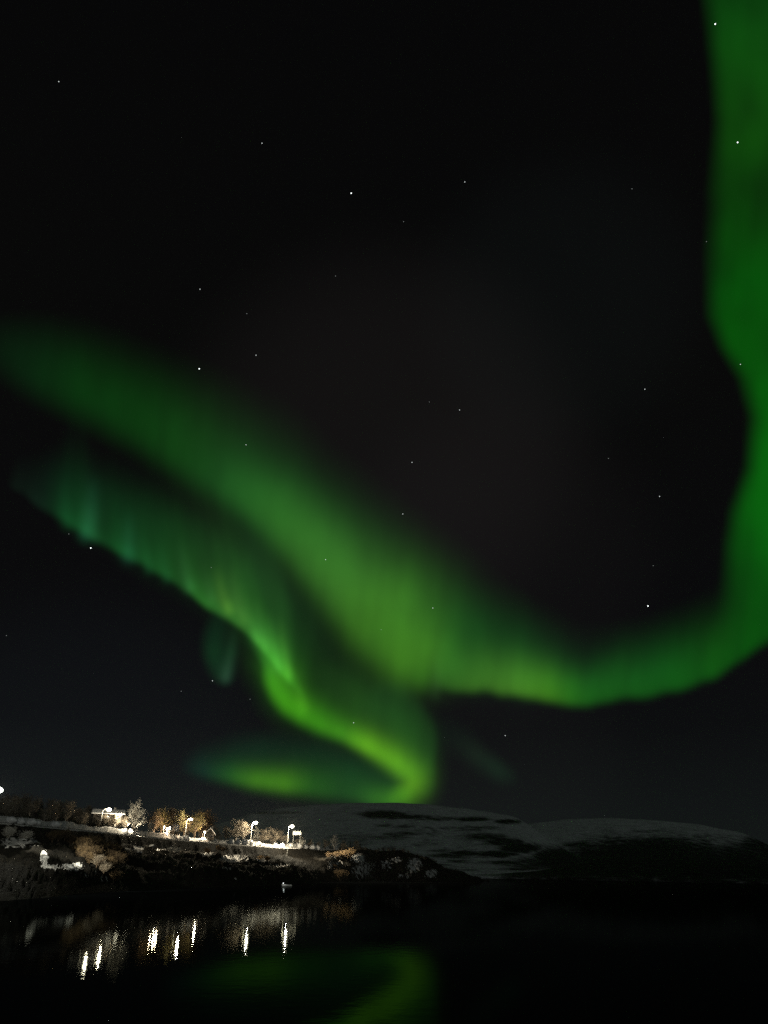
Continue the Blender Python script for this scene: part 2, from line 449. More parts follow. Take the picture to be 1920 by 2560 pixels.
def smooth_nodes(nodes):
    """Catmull-Rom through the traced nodes"""
    pts = np.array(nodes, float); out = []
    for i in range(len(pts) - 1):
        p0 = pts[max(i - 1, 0)]; p1 = pts[i]; p2 = pts[i + 1]; p3 = pts[min(i + 2, len(pts) - 1)]
        n = max(1, int(math.hypot(*(p2 - p1)[:2]) / 9))
        for k in range(n):
            t_ = k / n
            q = 0.5 * (2 * p1 + (p2 - p0) * t_ + (2 * p0 - 5 * p1 + 4 * p2 - p3) * t_ ** 2 + (3 * p1 - p0 - 3 * p2 + p3) * t_ ** 3)
            q[2:] = np.maximum(p1[2:] + (p2[2:] - p1[2:]) * t_, 0)
            out.append(q)
    out.append(pts[-1]); return np.array(out)


def ribbon(X, Y, nodes, pd=2.0, pu=2.0):
    """nodes: x, y, (r,g,b) 0-255, width on the lower or left side, width on the upper or right side"""
    nn = smooth_nodes([(n[0], n[1], *lin(n[2]), n[3], n[4]) for n in nodes])
    out = np.zeros(X.shape + (3,)); best = np.zeros(X.shape)
    for a, b in zip(nn[:-1], nn[1:]):
        dx, dy = b[0] - a[0], b[1] - a[1]; L2 = dx * dx + dy * dy + 1e-9; L = math.sqrt(L2)
        tt = np.clip(((X - a[0]) * dx + (Y - a[1]) * dy) / L2, 0, 1)
        ex = X - (a[0] + dx * tt); ey = Y - (a[1] + dy * tt)
        side = ex * (-dy) + ey * dx; d = np.hypot(ex, ey)
        # blend the two sides smoothly across the axis
        sgn = side / (L * (d + 6.0)); wd = a[5]; wu = a[6]
        w = np.clip(0.5 + 0.5 * sgn * 1.2, 0, 1)
        fd = np.exp(-(d / wd) ** pd); fu = np.exp(-(d / wu) ** pu)
        f = fd * w + fu * (1 - w)
        c = a[2:5]; v = f * c[1]
        mask = v > best
        best = np.where(mask, v, best); out[mask] = f[mask][:, None] * c
    return out


def n1d(x, s, seed):
    return np.array([noise.noise(Vector((float(v) * s, seed, 0.7))) for v in x.ravel()]).reshape(x.shape)


def curtain(X, Y, nodes, s=16, p=1.3, rays=0.0, rs=0.03, seed=0.0, edge=0.0, shear=0.12, fan=False):
    """rayed curtain: nodes x, lower edge y, (r,g,b), height; glow decays upward from the lower edge"""
    nd = np.array([(n[0], n[1], *lin(n[2]), n[3]) for n in nodes])
    lx = X[0] if X.ndim == 2 else X
    Xs = X + (Y - 1600) * shear * (960 - X) / 1600 if not fan else X - (Y - np.interp(X, [140, 700], [1320, 1650])) * np.interp(X, [150, 300, 600, 760], [-0.12, 0.05, 0.38, 0.38])
    xi = np.clip(Xs, nd[0, 0], nd[-1, 0])
    tab = np.arange(-400, 2700, 3.0)
    ker = np.hanning(17); ker /= ker.sum()

    def get(col):
        v = np.interp(tab, nd[:, 0], nd[:, col]); v = np.convolve(np.pad(v, 8, 'edge'), ker, 'valid'); return np.interp(Xs, tab, v)
    nz = n1d(tab, rs, seed)
    nz = nz * (0.55 + 0.9 * np.abs(n1d(tab, rs * 0.3, seed + 9)) * 2)
    nz2 = n1d(tab, rs * 2.1, seed + 4) * 0.7
    e = get(1) + edge * np.interp(Xs, tab, nz)
    h = get(5) * (1 + 0.35 * rays * np.interp(Xs, tab, nz2))
    u = e - Y
    f = np.clip(u / s, 0, 1); f = f * f * (3 - 2 * f)
    up = np.maximum(u - s, 0)
    f = f * np.exp(-(up / h) ** p)
    f *= 1 + rays * (np.interp(Xs, tab, nz) * 1.2 + np.interp(Xs, tab, nz2) * 0.8) * np.exp(-up / (h * 0.8))
    inside = (Xs > nd[0, 0]) & (Xs < nd[-1, 0])
    f = np.where(inside, np.maximum(f, 0), 0)
    return np.stack([get(2) * f, get(3) * f, get(4) * f], -1)


def blur(Z, n):
    for _ in range(n):
        Q = np.pad(Z, ((1, 1), (1, 1), (0, 0)), 'edge')
        Z = (Q[:-2, 1:-1] + Q[2:, 1:-1] + Q[1:-1, :-2] + Q[1:-1, 2:] + 2 * Q[1:-1, 1:-1]) / 6
    return Z


mAu = bpy.data.materials.new('aurora_glow'); mAu.use_nodes = True; t = mAu.node_tree; t.nodes.clear()
A = t.nodes.new('ShaderNodeAttribute'); A.attribute_name = 'glow'
em = t.nodes.new('ShaderNodeEmission'); t.links.new(A.outputs['Color'], em.inputs['Color'])
tr = t.nodes.new('ShaderNodeBsdfTransparent'); ads = t.nodes.new('ShaderNodeAddShader')
t.links.new(em.outputs[0], ads.inputs[0]); t.links.new(tr.outputs[0], ads.inputs[1])
ou = t.nodes.new('ShaderNodeOutputMaterial'); t.links.new(ads.outputs[0], ou.inputs[0])
mAu.cycles.emission_sampling = 'NONE'


def sky_sheet(name, label, box, step, fn, R, lean=0.0, thr=0.0012, nblur=2, gain=1.0):
    """glowing sheet high in the air, every point at its own direction and a distance of tens of kilometres"""
    x0, y0, x1, y1 = box
    gx = np.arange(x0, x1 + step, step); gy = np.arange(y0, y1 + step, step)
    X, Y = np.meshgrid(gx, gy); C = blur(fn(X.astype(float), Y.astype(float)), nblur) * gain
    tex = np.array([[0.10 * noise.noise(Vector((x_ * 0.034 + y_ * 0.004, y_ * 0.0035, 5.5))) + 0.22 * noise.fractal(Vector((x_ * 0.0060, y_ * 0.0042, 2.5)), 1.0, 2.1, 4) for x_ in gx] for y_ in gy])
    C = C * np.clip(0.95 + tex, 0.3, 1.6)[..., None]
    low = C[..., 1]; k = np.clip((low - thr) / np.maximum(low, 1e-6), 0, 1); C = C * k[..., None]
    d = np.stack([(X - 960) / F, -(Y - 1280) / F, -np.ones_like(X, float)], -1) @ R3.T
    d /= np.linalg.norm(d, axis=-1, keepdims=True)
    Rr = R * (1 + lean * (X - 960) / 2000 + 0.08 * np.sin(X / 170.0) * np.cos(Y / 230.0))
    V = d * Rr[..., None] + np.array(CAM)
    ok = low > thr
    ny, nx = X.shape
    keep = ok[:-1, :-1] | ok[1:, :-1] | ok[:-1, 1:] | ok[1:, 1:]
    keep &= (V[:-1, :-1, 2] > 300)
    jj, ii = np.nonzero(keep)
    idx = -np.ones(nx * ny, int); quads = np.stack([jj * nx + ii, jj * nx + ii + 1, (jj + 1) * nx + ii + 1, (jj + 1) * nx + ii], -1)
    used = np.unique(quads); idx[used] = np.arange(len(used)); quads = idx[quads]
    me = bpy.data.meshes.new(name)
    me.from_pydata(V.reshape(-1, 3)[used].tolist(), [], quads.tolist())
    ca = me.attributes.new('glow', 'FLOAT_COLOR', 'POINT')
    cc = np.concatenate([C.reshape(-1, 3)[used], np.ones((len(used), 1))], 1)
    ca.data.foreach_set('color', cc.ravel())
    me.materials.append(mAu)
    o = bpy.data.objects.new(name, me); COL.objects.link(o)
    tag(o, label, 'aurora', 'northern lights over the fjord')
    return o


def f_main(X, Y):
    st = ribbon(X, Y, [(1092, 1610, (0, 0, 0), 8, 10), (1093, 1660, (20, 48, 14), 10, 9), (1091, 1710, (26, 50, 20), 10, 9), (1088, 1742, (4, 20, 6), 10, 9)], 2, 2)
    a = st + ribbon(X, Y, [(560, 1195, (4, 30, 8), 40, 60), (640, 1250, (22, 66, 16), 50, 75), (720, 1315, (34, 84, 20), 60, 85), (800, 1388, (44, 98, 26), 72, 95),
                      (880, 1468, (51, 107, 28), 84, 105), (955, 1548, (60, 122, 27), 94, 125), (1015, 1610, (60, 122, 24), 88, 96), (1045, 1652, (50, 108, 20), 62, 50), (1062, 1690, (16, 56, 14), 30, 26)], 3.2, 2.1)
    b = ribbon(X, Y, [(-160, 820, (0, 6, 2), 60, 60), (0, 868, (0, 18, 4), 66, 72), (100, 912, (2, 36, 8), 74, 90), (220, 975, (3, 48, 7), 70, 100), (340, 1045, (5, 54, 8), 66, 110), (460, 1122, (10, 62, 12), 62, 122),
                      (580, 1200, (13, 62, 16), 70, 130), (700, 1270, (11, 56, 15), 90, 118), (830, 1345, (10, 52, 14), 100, 112), (960, 1440, (8, 50, 11), 110, 108), (1080, 1525, (5, 52, 10), 110, 104), (1200, 1600, (3, 50, 9), 100, 90), (1330, 1665, (2, 30, 8), 80, 76)], 2.6, 2.0)
    return a + b


def f_lower(X, Y):
    cu = curtain(X, Y, [(0, 1225, (0, 0, 0), 60), (40, 1250, (7, 24, 14), 50), (105, 1292, (6, 26, 14), 60), (140, 1310, (8, 52, 22), 75), (195, 1346, (12, 70, 28), 80), (222, 1360, (26, 84, 42), 60), (250, 1368, (8, 50, 18), 70),
                        (320, 1408, (14, 74, 28), 70), (420, 1460, (18, 72, 24), 75), (500, 1514, (30, 88, 26), 80), (560, 1548, (34, 88, 28), 95), (620, 1592, (42, 98, 30), 105),
                        (665, 1650, (44, 110, 30), 110), (700, 1722, (40, 108, 22), 100), (728, 1765, (0, 0, 0), 90)], s=30, p=1.1, rays=0.40, rs=0.017, seed=12.2, edge=9, fan=True)
    for x0_, y0_, x1_, y1_, c_, w_ in ((236, 1225, 214, 1346, (14, 56, 34), 24), (160, 1230, 168, 1310, (4, 34, 14), 22), (322, 1310, 322, 1392, (12, 44, 30), 24), (362, 1370, 372, 1425, (6, 36, 16), 16), (404, 1385, 418, 1446, (8, 40, 18), 16),
                                       (452, 1385, 476, 1476, (22, 52, 26), 20), (506, 1420, 530, 1500, (18, 40, 16), 14), (540, 1445, 574, 1532, (48, 78, 22), 19), (578, 1450, 612, 1560, (36, 66, 22), 18), (612, 1520, 644, 1600, (30, 62, 22), 14),
                                       (640, 1530, 668, 1625, (34, 70, 26), 16), (672, 1560, 700, 1680, (34, 72, 26), 16), (700, 1570, 724, 1700, (44, 92, 26), 15), (735, 1700, 760, 1770, (30, 60, 8), 22)):
        xm, ym = (x0_ + x1_) / 2, (y0_ + y1_) / 2; w_ *= 0.78; c_ = tuple(q * 1.22 for q in c_)
        cu = cu + ribbon(X, Y, [(x0_, y0_ - 30, (0, 0, 0), w_ * .8, w_ * .8), (xm, ym, tuple(q * .75 for q in c_), w_, w_), (x0_ * .2 + x1_ * .8, y0_ * .2 + y1_ * .8, c_, w_ * .9, w_ * .9), (x1_, y1_, (0, 0, 0), w_ * .6, w_ * .6)], 1.8, 1.8)
    cu = cu + ribbon(X, Y, [(640, 1330, (0, 10, 2), 90, 50), (672, 1440, (12, 42, 12), 100, 40), (700, 1540, (18, 52, 14), 90, 30), (712, 1640, (18, 50, 12), 60, 26)], 2, 3)
    v = ribbon(X, Y, [(130, 1190, (0, 10, 4), 60, 50), (250, 1240, (2, 26, 9), 80, 60), (430, 1335, (7, 42, 14), 90, 66), (600, 1430, (13, 47, 15), 90, 76), (720, 1550, (11, 46, 13), 86, 84), (800, 1670, (14, 46, 11), 80, 80), (900, 1755, (22, 62, 12), 70, 74), (1000, 1830, (20, 60, 12), 56, 60), (1040, 1900, (14, 50, 9), 40, 44)], 2, 2)
    r = ribbon(X, Y, [(640, 1590, (16, 60, 20), 20, 40), (672, 1650, (44, 118, 26), 20, 48), (684, 1705, (56, 140, 18), 22, 55), (720, 1758, (58, 144, 12), 26, 46), (790, 1804, (52, 132, 12), 24, 40), (860, 1835, (58, 130, 18), 20, 36), (915, 1862, (86, 156, 20), 22, 34),
                      (970, 1893, (82, 148, 18), 26, 36), (1016, 1925, (78, 140, 16), 30, 36), (1034, 1952, (78, 136, 14), 30, 34), (1016, 1980, (66, 128, 12), 26, 30), (985, 2000, (40, 92, 12), 30, 26), (930, 2004, (18, 56, 12), 40, 20)], 2.2, 1.7)
    h = ribbon(X, Y, [(980, 1760, (6, 34, 10), 60, 60), (1045, 1830, (12, 46, 10), 60, 42), (1062, 1900, (12, 46, 9), 50, 26), (1064, 1965, (5, 34, 6), 40, 24)], 2, 5)
    return cu + v + r + h


def f_lens(X, Y):
    a = ribbon(X, Y, [(470, 1918, (0, 12, 10), 20, 24), (520, 1928, (5, 42, 26), 20, 30), (580, 1940, (24, 76, 18), 20, 32), (640, 1950, (54, 112, 10), 22, 32), (700, 1957, (60, 122, 12), 24, 36), (760, 1963, (30, 88, 14), 26, 44),
                      (840, 1975, (16, 62, 16), 28, 54), (930, 1990, (18, 58, 12), 22, 50), (990, 2000, (18, 54, 10), 18, 40)], 2.2, 1.8)
    b = ribbon(X, Y, [(520, 1900, (0, 22, 10), 40, 40), (640, 1885, (2, 34, 14), 60, 46), (780, 1890, (2, 36, 14), 60, 46), (900, 1925, (2, 38, 12), 50, 40), (980, 1950, (2, 34, 10), 40, 40)])
    return a + b


def f_patch(X, Y):
    a = ribbon(X, Y, [(552, 1540, (0, 12, 6), 24, 20), (540, 1585, (3, 34, 14), 30, 30), (538, 1630, (6, 44, 18), 28, 34), (550, 1668, (8, 44, 20), 26, 28), (563, 1692, (8, 34, 20), 18, 16)], 2.4, 2.2)
    b = ribbon(X, Y, [(586, 1570, (0, 0, 0), 12, 12), (578, 1630, (16, 46, 24), 13, 15), (568, 1680, (30, 54, 38), 14, 12), (562, 1700, (8, 20, 12), 8, 8)])
    return a + b


def f_right(X, Y):
    a = curtain(X, Y, [(1088, 1730, (0, 0, 0), 60), (1102, 1734, (30, 72, 16), 74), (1150, 1738, (44, 92, 20), 80), (1210, 1738, (56, 108, 24), 80), (1290, 1748, (62, 118, 26), 76), (1360, 1764, (56, 116, 16), 72), (1420, 1771, (30, 94, 12), 70), (1470, 1771, (16, 80, 12), 66), (1560, 1762, (14, 78, 12), 88),
                       (1640, 1748, (10, 76, 12), 100), (1720, 1730, (10, 82, 12), 110), (1790, 1704, (10, 82, 8), 112), (1850, 1664, (3, 76, 4), 120), (1920, 1612, (0, 72, 2), 150), (2000, 1540, (0, 70, 2), 170), (2100, 1440, (0, 60, 2), 170), (2200, 1300, (0, 0, 0), 150)],
                s=26, p=2.2, rays=0.10, rs=0.022, seed=6.4, edge=9, shear=0.03)
    b = curtain(X, Y, [(1080, 1728, (0, 0, 0), 100), (1130, 1736, (4, 42, 8), 160), (1300, 1748, (4, 42, 8), 145), (1450, 1765, (3, 32, 8), 105), (1600, 1750, (2, 30, 8), 100), (1760, 1700, (0, 0, 0), 90)], s=60, p=2.4, shear=0.03)
    ey = [-700, -300, 0, 158, 304, 475, 640, 791, 870, 949, 1044, 1171, 1278, 1361, 1480, 1540, 1600, 1700, 1800]
    ex = [1690, 1735, 1763, 1782, 1794, 1774, 1770, 1775, 1806, 1854, 1882, 1872, 1832, 1818, 1812, 1800, 1780, 1740, 1700]
    xe = np.interp(Y, ey, ex) + 0
    u = np.clip((X - xe + 22) / 62.0, 0, 1); u = u * u * (3 - 2 * u)
    fall = np.exp(-(np.maximum(X - 2080, 0) / 160.0) ** 2)
    low = np.interp(Y, [1380, 1600], [1, 0]); top = np.interp(Y, [-700, -300], [0, 1])
    xb = np.interp(Y, [1300, 1450, 1640], [2400, 2020, 1880]); lo2 = np.clip((xb - X) / 90.0, 0, 1)
    nz = np.array([noise.fractal(Vector((float(a_) / 260, float(b_) / 420, 3.3)), 1, 2, 3) for a_, b_ in zip(X.ravel(), Y.ravel())]).reshape(X.shape)
    I = (u * fall * low * top * lo2 * np.clip(1 + 0.9 * nz, 0.2, 2))[..., None]
    cg = np.stack([np.interp(Y, [0, 350, 700, 1300], [4, 9, 0, 1]), np.interp(Y, [0, 350, 800, 1100, 1400], [56, 66, 66, 76, 76]), np.interp(Y, [0, 800, 1400], [6, 2, 4])], -1) / 255
    cl = np.where(cg <= 0.04045, cg / 12.92, ((cg + 0.055) / 1.055) ** 2.4)
    return a + b + I * cl


def f_wisp(X, Y):
    return ribbon(X, Y, [(1120, 1830, (0, 10, 4), 40, 40), (1190, 1885, (12, 26, 14), 30, 24), (1240, 1920, (10, 30, 16), 26, 20), (1275, 1945, (0, 8, 2), 20, 20)])


sky_sheet('aurora_band', 'broad diffuse green aurora band sweeping from the left edge to mid sky', (-160, 660, 1500, 1850), 10, f_main, 42000, 0.10)
sky_sheet('aurora_curtain', 'rayed green aurora curtain curling into a bright yellow green hook just above the mountain', (-10, 1040, 1180, 2070), 5, f_lower, 36000, 0.05, nblur=2)
sky_sheet('aurora_patch', 'flat lens shaped green aurora glow lying low over the lit shore road', (400, 1780, 1080, 2060), 6, f_lens, 52000)
sky_sheet('aurora_patch', 'small dim teal aurora tuft hanging alone left of the curling curtain', (440, 1440, 680, 1760), 5, f_patch, 48000)
sky_sheet('aurora_ribbon', 'green aurora ribbon bending from above the far hills up along the right edge', (1060, -700, 2400, 1860), 9, f_right, 46000, 0.05)
sky_sheet('aurora_patch', 'very faint short aurora wisp right of the bright hook above the mountain top', (1050, 1740, 1340, 2000), 8, f_wisp, 50000, thr=0.0006)

mstar = []
for i_, e_ in enumerate((0.28, 0.9, 2.5)):
    mstar.append(mat('starlight_%s' % ('faint', 'clear', 'bright')[i_], (0.02, 0.02, 0.02), emit=(0.92, 1.0, 0.97), estr=e_))
    mstar[-1].cycles.emission_sampling = 'NONE'
STARS = [
    (147, 204, 1, 'small star alone in the dark upper left corner of the sky'), (655, 358, 1, 'small star high in the dark sky, upper left of a brighter pair'),
    (878, 483, 2, 'bright star high in the middle of the black sky, left one of a wide pair'), (1162, 455, 1, 'small star high in the middle of the black sky, right one of a wide pair'),
    (1009, 554, 0, 'very faint star below and between the wide pair in the upper sky'), (1788, 60, 2, 'bright star near the top of the green ribbon at the right edge'),
    (1844, 356, 2, 'bright star in the upper part of the green ribbon, second from its top'), (1766, 604, 0, 'faint star on the left rim of the green ribbon at the right edge'),
    (500, 723, 1, 'small star above the bright star and well above the left aurora band'), (617, 784, 0, 'faint star upper right of the bright star above the left aurora band'),
    (640, 888, 1, 'clear star just above the left aurora band, right one of a close pair'), (498, 922, 2, 'bright star just above the left aurora band, left one of a close pair'),
    (1851, 911, 1, 'clear star inside the green ribbon where its left rim slants inward'), (1612, 973, 1, 'clear star in black sky left of the narrowest part of the right ribbon'),
    (1073, 1005, 0, 'faint star in the grey sky above the middle band, left of a clearer one'), (1149, 1025, 1, 'small star in the grey sky between the middle band and the right ribbon'),
    (615, 1112, 1, 'small star shining through the dark green upper rim of the left band'), (1030, 1156, 1, 'small star in the grey sky close above the middle of the broad band'),
    (1521, 1146, 0, 'faint star in the black sky left of where the right ribbon narrows'), (1007, 1285, 1, 'clear star on the upper right rim of the broad diffuse band'),
    (1649, 1241, 1, 'clear star in black sky just left of the widening right ribbon'), (227, 1370, 2, 'brightest star, just below the rayed curtain on the left'),
    (814, 1399, 1, 'clear star inside the brightest part of the broad diffuse band'), (1633, 1414, 0, 'faint star above the bright one inside the bend of the right ribbon'),
    (1082, 1520, 1, 'clear star in the lower wide end of the broad diffuse band'), (953, 1574, 0, 'faint star low in the bright end of the broad diffuse band'),
    (1620, 1515, 2, 'bright star in the dark hollow inside the bend of the right ribbon'), (531, 1702, 1, 'small star just below the small detached teal tuft'),
    (884, 1807, 1, 'clear star on the bright diagonal of the curling curtain'), (1263, 1839, 1, 'small star alone in dark sky between the ribbon and the mountain'),
    (172, 1335, 0, 'faint star just upper left of the brightest star under the curtain'), (528, 1419, 0, 'faint star inside the rayed curtain on the left'),
    (16, 1589, 0, 'faint star at the left edge of the picture below the curtain'), (625, 1748, 0, 'faint star just left of where the curtain begins to curl'),
    (453, 1728, 0, 'faint star lower left of the small detached teal tuft'), (839, 690, 0, 'very faint star in the middle of the empty black upper sky'),
    (1580, 472, 0, 'very faint star in the black sky left of the upper right ribbon')]
smesh = {}
for k in range(3):
    b = MB(); b.ball((0, 0, 0), (24, 30, 42)[k], 10, 6); smesh[k] = b.mesh('star', mstar[k], True)
for x, y, k, lab in STARS:
    o = bpy.data.objects.new('star', smesh[k]); COL.objects.link(o)
    o.location = CAM + ray(x, y).normalized() * 60000
    tag(o, lab, 'star', 'stars in the night sky')


# ------------------------------------------------------------------ street lamps
def street_lamp(px, ytop, D, label, power, lens_mat, col, toward=1.0, reach=1.6, lens_r=0.42, az_shift=0.0, added_flood=None, at=None):
    D = at or profile(az_of(px))[0][5] + 7.6
    top = P(px, ytop, D); g0 = Vector((top.x, top.y, ground(top.x, top.y))); top = top.z
    H = max(4.0, top - g0.z)
    root = empty('street_lamp', g0, math.atan2(-g0.x, g0.y) + az_shift)
    tag(root, label, 'street lamp', 'street lamps along the shore road')
    b = MB(); b.tube([(0, 0, -0.3), (0, 0, 0.5)], [0.20, 0.18], 10); b.build('base', M_cap, root)
    b = MB(); b.tube([(-reach * toward, 0, 0.5), (-reach * toward, 0, H - 0.9)], [0.13, 0.09], 8)
    b.v = [(v[0], v[1], v[2]) for v in b.v]; pole = b.build('pole', M_pole, root)
    for ch in root.children:
        if ch.name.startswith('base'): ch.location = (-reach * toward, 0, 0)
    b = MB(); b.tube([(-reach * toward, 0, H - 0.9), (-reach * toward * 0.93, 0, H - 0.25), (-reach * toward * 0.6, 0, H + 0.12), (-0.3 * toward, 0, H + 0.28)], [0.075, 0.07, 0.06, 0.06], 8); b.build('arm', M_pole, root)
    b = MB(); b.ball((0, 0, H + 0.30), 0.55, 14, 6, (1.15, 0.5, 0.28)); hd = b.build('lamp_head', M_cap, root, True)
    b = MB(); b.ball((0, 0, H), lens_r, 14, 8, (1.1, 0.9, 0.75)); b.build('lens', lens_mat, hd, True)  # lens enlarged to stand in for glare round the lamp
    L = bpy.data.lights.new('street_light', 'POINT'); L.energy = power; L.color = col; L.shadow_soft_size = 0.3
    lo = bpy.data.objects.new('street_light', L); COL.objects.link(lo); lo.parent = root; lo.location = (0, -0.75, H - 0.45)
    if added_flood:                                            # added spotlight, aimed to brighten a chosen stretch of the bank
        L = bpy.data.lights.new('added_bank_spot', 'SPOT'); L.energy = added_flood[3]; L.color = col; L.shadow_soft_size = 0.25
        L.spot_size = math.radians(added_flood[4]); L.spot_blend = 1.0
        lo = bpy.data.objects.new('added_bank_spot', L); COL.objects.link(lo)
        src = Vector(g0) + Vector((math.sin(math.atan2(g0.x, g0.y)) * -0.9, -0.9, H - 0.35)); tgt = P(*added_flood[:3])
        bpy.context.view_layer.update()
        lo.parent = root; lo.matrix_parent_inverse = root.matrix_world.inverted()
        lo.matrix_world = Matrix.Translation(src) @ (tgt - src).to_track_quat('-Z', 'Y').to_matrix().to_4x4()
    return root


WH = (1.0, 0.86, 0.60)
street_lamp(-3, 1975, 215, 'pale greenish street lamp cut by the left edge of the picture', 8000, M_cool, (1.0, 0.96, 0.76), lens_r=0.55, reach=2.9, at=150, added_flood=(205, 2162, 172, 125000, 36))
street_lamp(272, 2024, 240, 'brightest of the left street lamps, beside the snowy roof of the cabin', 1800, M_white, WH, lens_r=0.6, added_flood=(605, 2150, 294, 420000, 24))
street_lamp(300, 2038, 252, 'round white street lamp between the cabin and the tall frosted birch', 4500, M_white, WH, lens_r=0.48, reach=1.0, added_flood=(400, 2124, 270, 160000, 34))
street_lamp(478, 2048, 320, 'street lamp whose whole pale pole shows, between the brown trees', 9000, M_white, WH, lens_r=0.5)
street_lamp(639, 2057, 388, 'street lamp above a clump of frosted twigs, second from the right', 28000, M_white, WH, lens_r=0.85)
street_lamp(730, 2066, 424, 'rightmost street lamp, beside the white board above the shore road', 60000, M_white, WH, lens_r=0.85, at=410, added_flood=(872, 2162, 434, 500000, 44))


def path_lamp(px, y, D, label, power):
    top = P(px, y, D); g0 = Vector((top.x, top.y, ground(top.x, top.y))); top = top.z; H = max(1.2, top - g0.z)
    root = empty('path_lamp', g0); tag(root, label, 'path lamp', 'warm globe lamps near the huts')
    b = MB(); b.tube([(0, 0, -0.3), (0, 0, H - 0.25)], 0.06, 8); b.build('post', M_pole, root)
    b = MB(); b.ball((0, 0, H), 0.34, 12, 8); b.build('globe', M_warm, root, True)
    b = MB(); b.tube([(0, 0, H + 0.32), (0, 0, H + 0.42)], [0.22, 0.05], 8); b.build('cap', M_cap, root)
    L = bpy.data.lights.new('path_light', 'POINT'); L.energy = power; L.color = (1.0, 0.76, 0.48); L.shadow_soft_size = 0.25
    lo = bpy.data.objects.new('path_light', L); COL.objects.link(lo); lo.parent = root; lo.location = (0, -0.65, H)


path_lamp(410, 2068, 305, 'left one of the three warm globe lamps set in a triangle', 2500)
path_lamp(424, 2070, 308, 'right one of the three warm globe lamps set in a triangle', 2500)
path_lamp(417, 2082, 300, 'lowest of the three warm globe lamps set in a triangle', 4500)
path_lamp(512, 2080, 337, 'warm orange globe lamp alone in front of the small gabled hut', 5000)


# ------------------------------------------------------------------ cabin, hut, board, boat
def cabin(px, D, w, d, h, rise, label, wallm, cat='cabin', name='cabin', rz=0.0, ridge_along=True, roof_over=0.5, z=None):
    g0 = spot(px, D); g0.z -= 0.3
    if z: g0.z = z
    root = empty(name, g0, math.atan2(-g0.x, g0.y) + rz); tag(root, label, cat)
    b = MB(); hw, hd = w / 2, d / 2
    b.box((0, 0, h / 2), (w, d, h))
    for s in (-1, 1):
        if ridge_along: b.face([(s * hw, -hd, h), (s * hw, hd, h), (s * hw, 0, h + rise)])
        else: b.face([(-hw, s * hd, h), (hw, s * hd, h), (0, s * hd, h + rise)])
    b.build('wall', wallm, root)
    b = MB(); o = roof_over; th = 0.28
    for s in (-1, 1):
        if ridge_along:
            e0 = (s * (hd + o), h - rise * o / hd + 0.02); pts = [(-hw - o, e0[0], e0[1]), (hw + o, e0[0], e0[1]), (hw + o, 0, h + rise + 0.02), (-hw - o, 0, h + rise + 0.02)]
        else:
            e0 = (s * (hw + o), h - rise * o / hw + 0.02); pts = [(e0[0], -hd - o, e0[1]), (e0[0], hd + o, e0[1]), (0, hd + o, h + rise + 0.02), (0, -hd - o, h + rise + 0.02)]
        top = [(p[0], p[1], p[2] + th) for p in pts]; k = len(b.v); b.v += pts + top
        for q in ((0, 1, 2, 3), (7, 6, 5, 4), (0, 4, 5, 1), (1, 5, 6, 2), (2, 6, 7, 3), (3, 7, 4, 0)): b.f.append(tuple(k + i for i in q))
    rf = b.build('roof', M_snowroof, root)
    b = MB(); b.box((hw * 0.4, hd * 0.2, h + rise + 0.4), (0.6, 0.6, 1.0)); b.build('chimney', M_woodpale, rf)
    n = 3 if w > 6 else 1
    for i in range(n):
        cx = (-hw + w * (i + 0.8) / (n + 0.6)) if n > 1 else hw * 0.45
        b = MB(); b.box((cx, -hd - 0.03, h * 0.58), (1.1, 0.06, 0.95)); fr_ = b.build('window', M_trim, root)
        b = MB(); b.box((cx, -hd - 0.07, h * 0.58), (0.86, 0.03, 0.72)); b.build('pane', M_glass, fr_)
    b = MB(); b.box((-hw + 0.75 if n == 1 else hw - 0.9, -hd - 0.03, 1.0), (0.9, 0.06, 2.0)); b.build('door', M_trim, root)
    return root


cabin(255, 266, 8.5, 6.0, 2.6, 1.1, 'low cabin with a snow covered roof lit by the left street lamp', M_wood, z=P(255, 2058, 266).z)
cabin(519, 345, 3.6, 4.2, 2.3, 1.9, 'small gabled hut with its front towards the water, behind the orange lamp', M_wood, 'hut', 'hut', ridge_along=False)
cabin(418, 318, 5.0, 4.0, 2.4, 1.6, 'small dark hut behind the triangle of warm globe lamps', M_wood, 'hut', 'hut', ridge_along=True)

g0 = spot(739, 426); zb = P(739, 2083, 426).z
root = empty('notice_board', g0, math.atan2(-g0.x, g0.y)); tag(root, 'wide white board on two posts beside the rightmost street lamp', 'board')
b = MB(); b.box((0, 0, zb - g0.z), (4.2, 0.12, 1.7)); b.build('panel', M_sign, root)
b = MB(); b.box((0, -0.09, zb - g0.z + 0.92), (4.4, 0.3, 0.12)); b.build('top_rail', M_snowroof, root)
for s in (-1.7, 1.7):
    b = MB(); b.tube([(s, 0.12, -0.3), (s, 0.12, zb - g0.z)], 0.07, 8); b.build('post', M_pole, root)

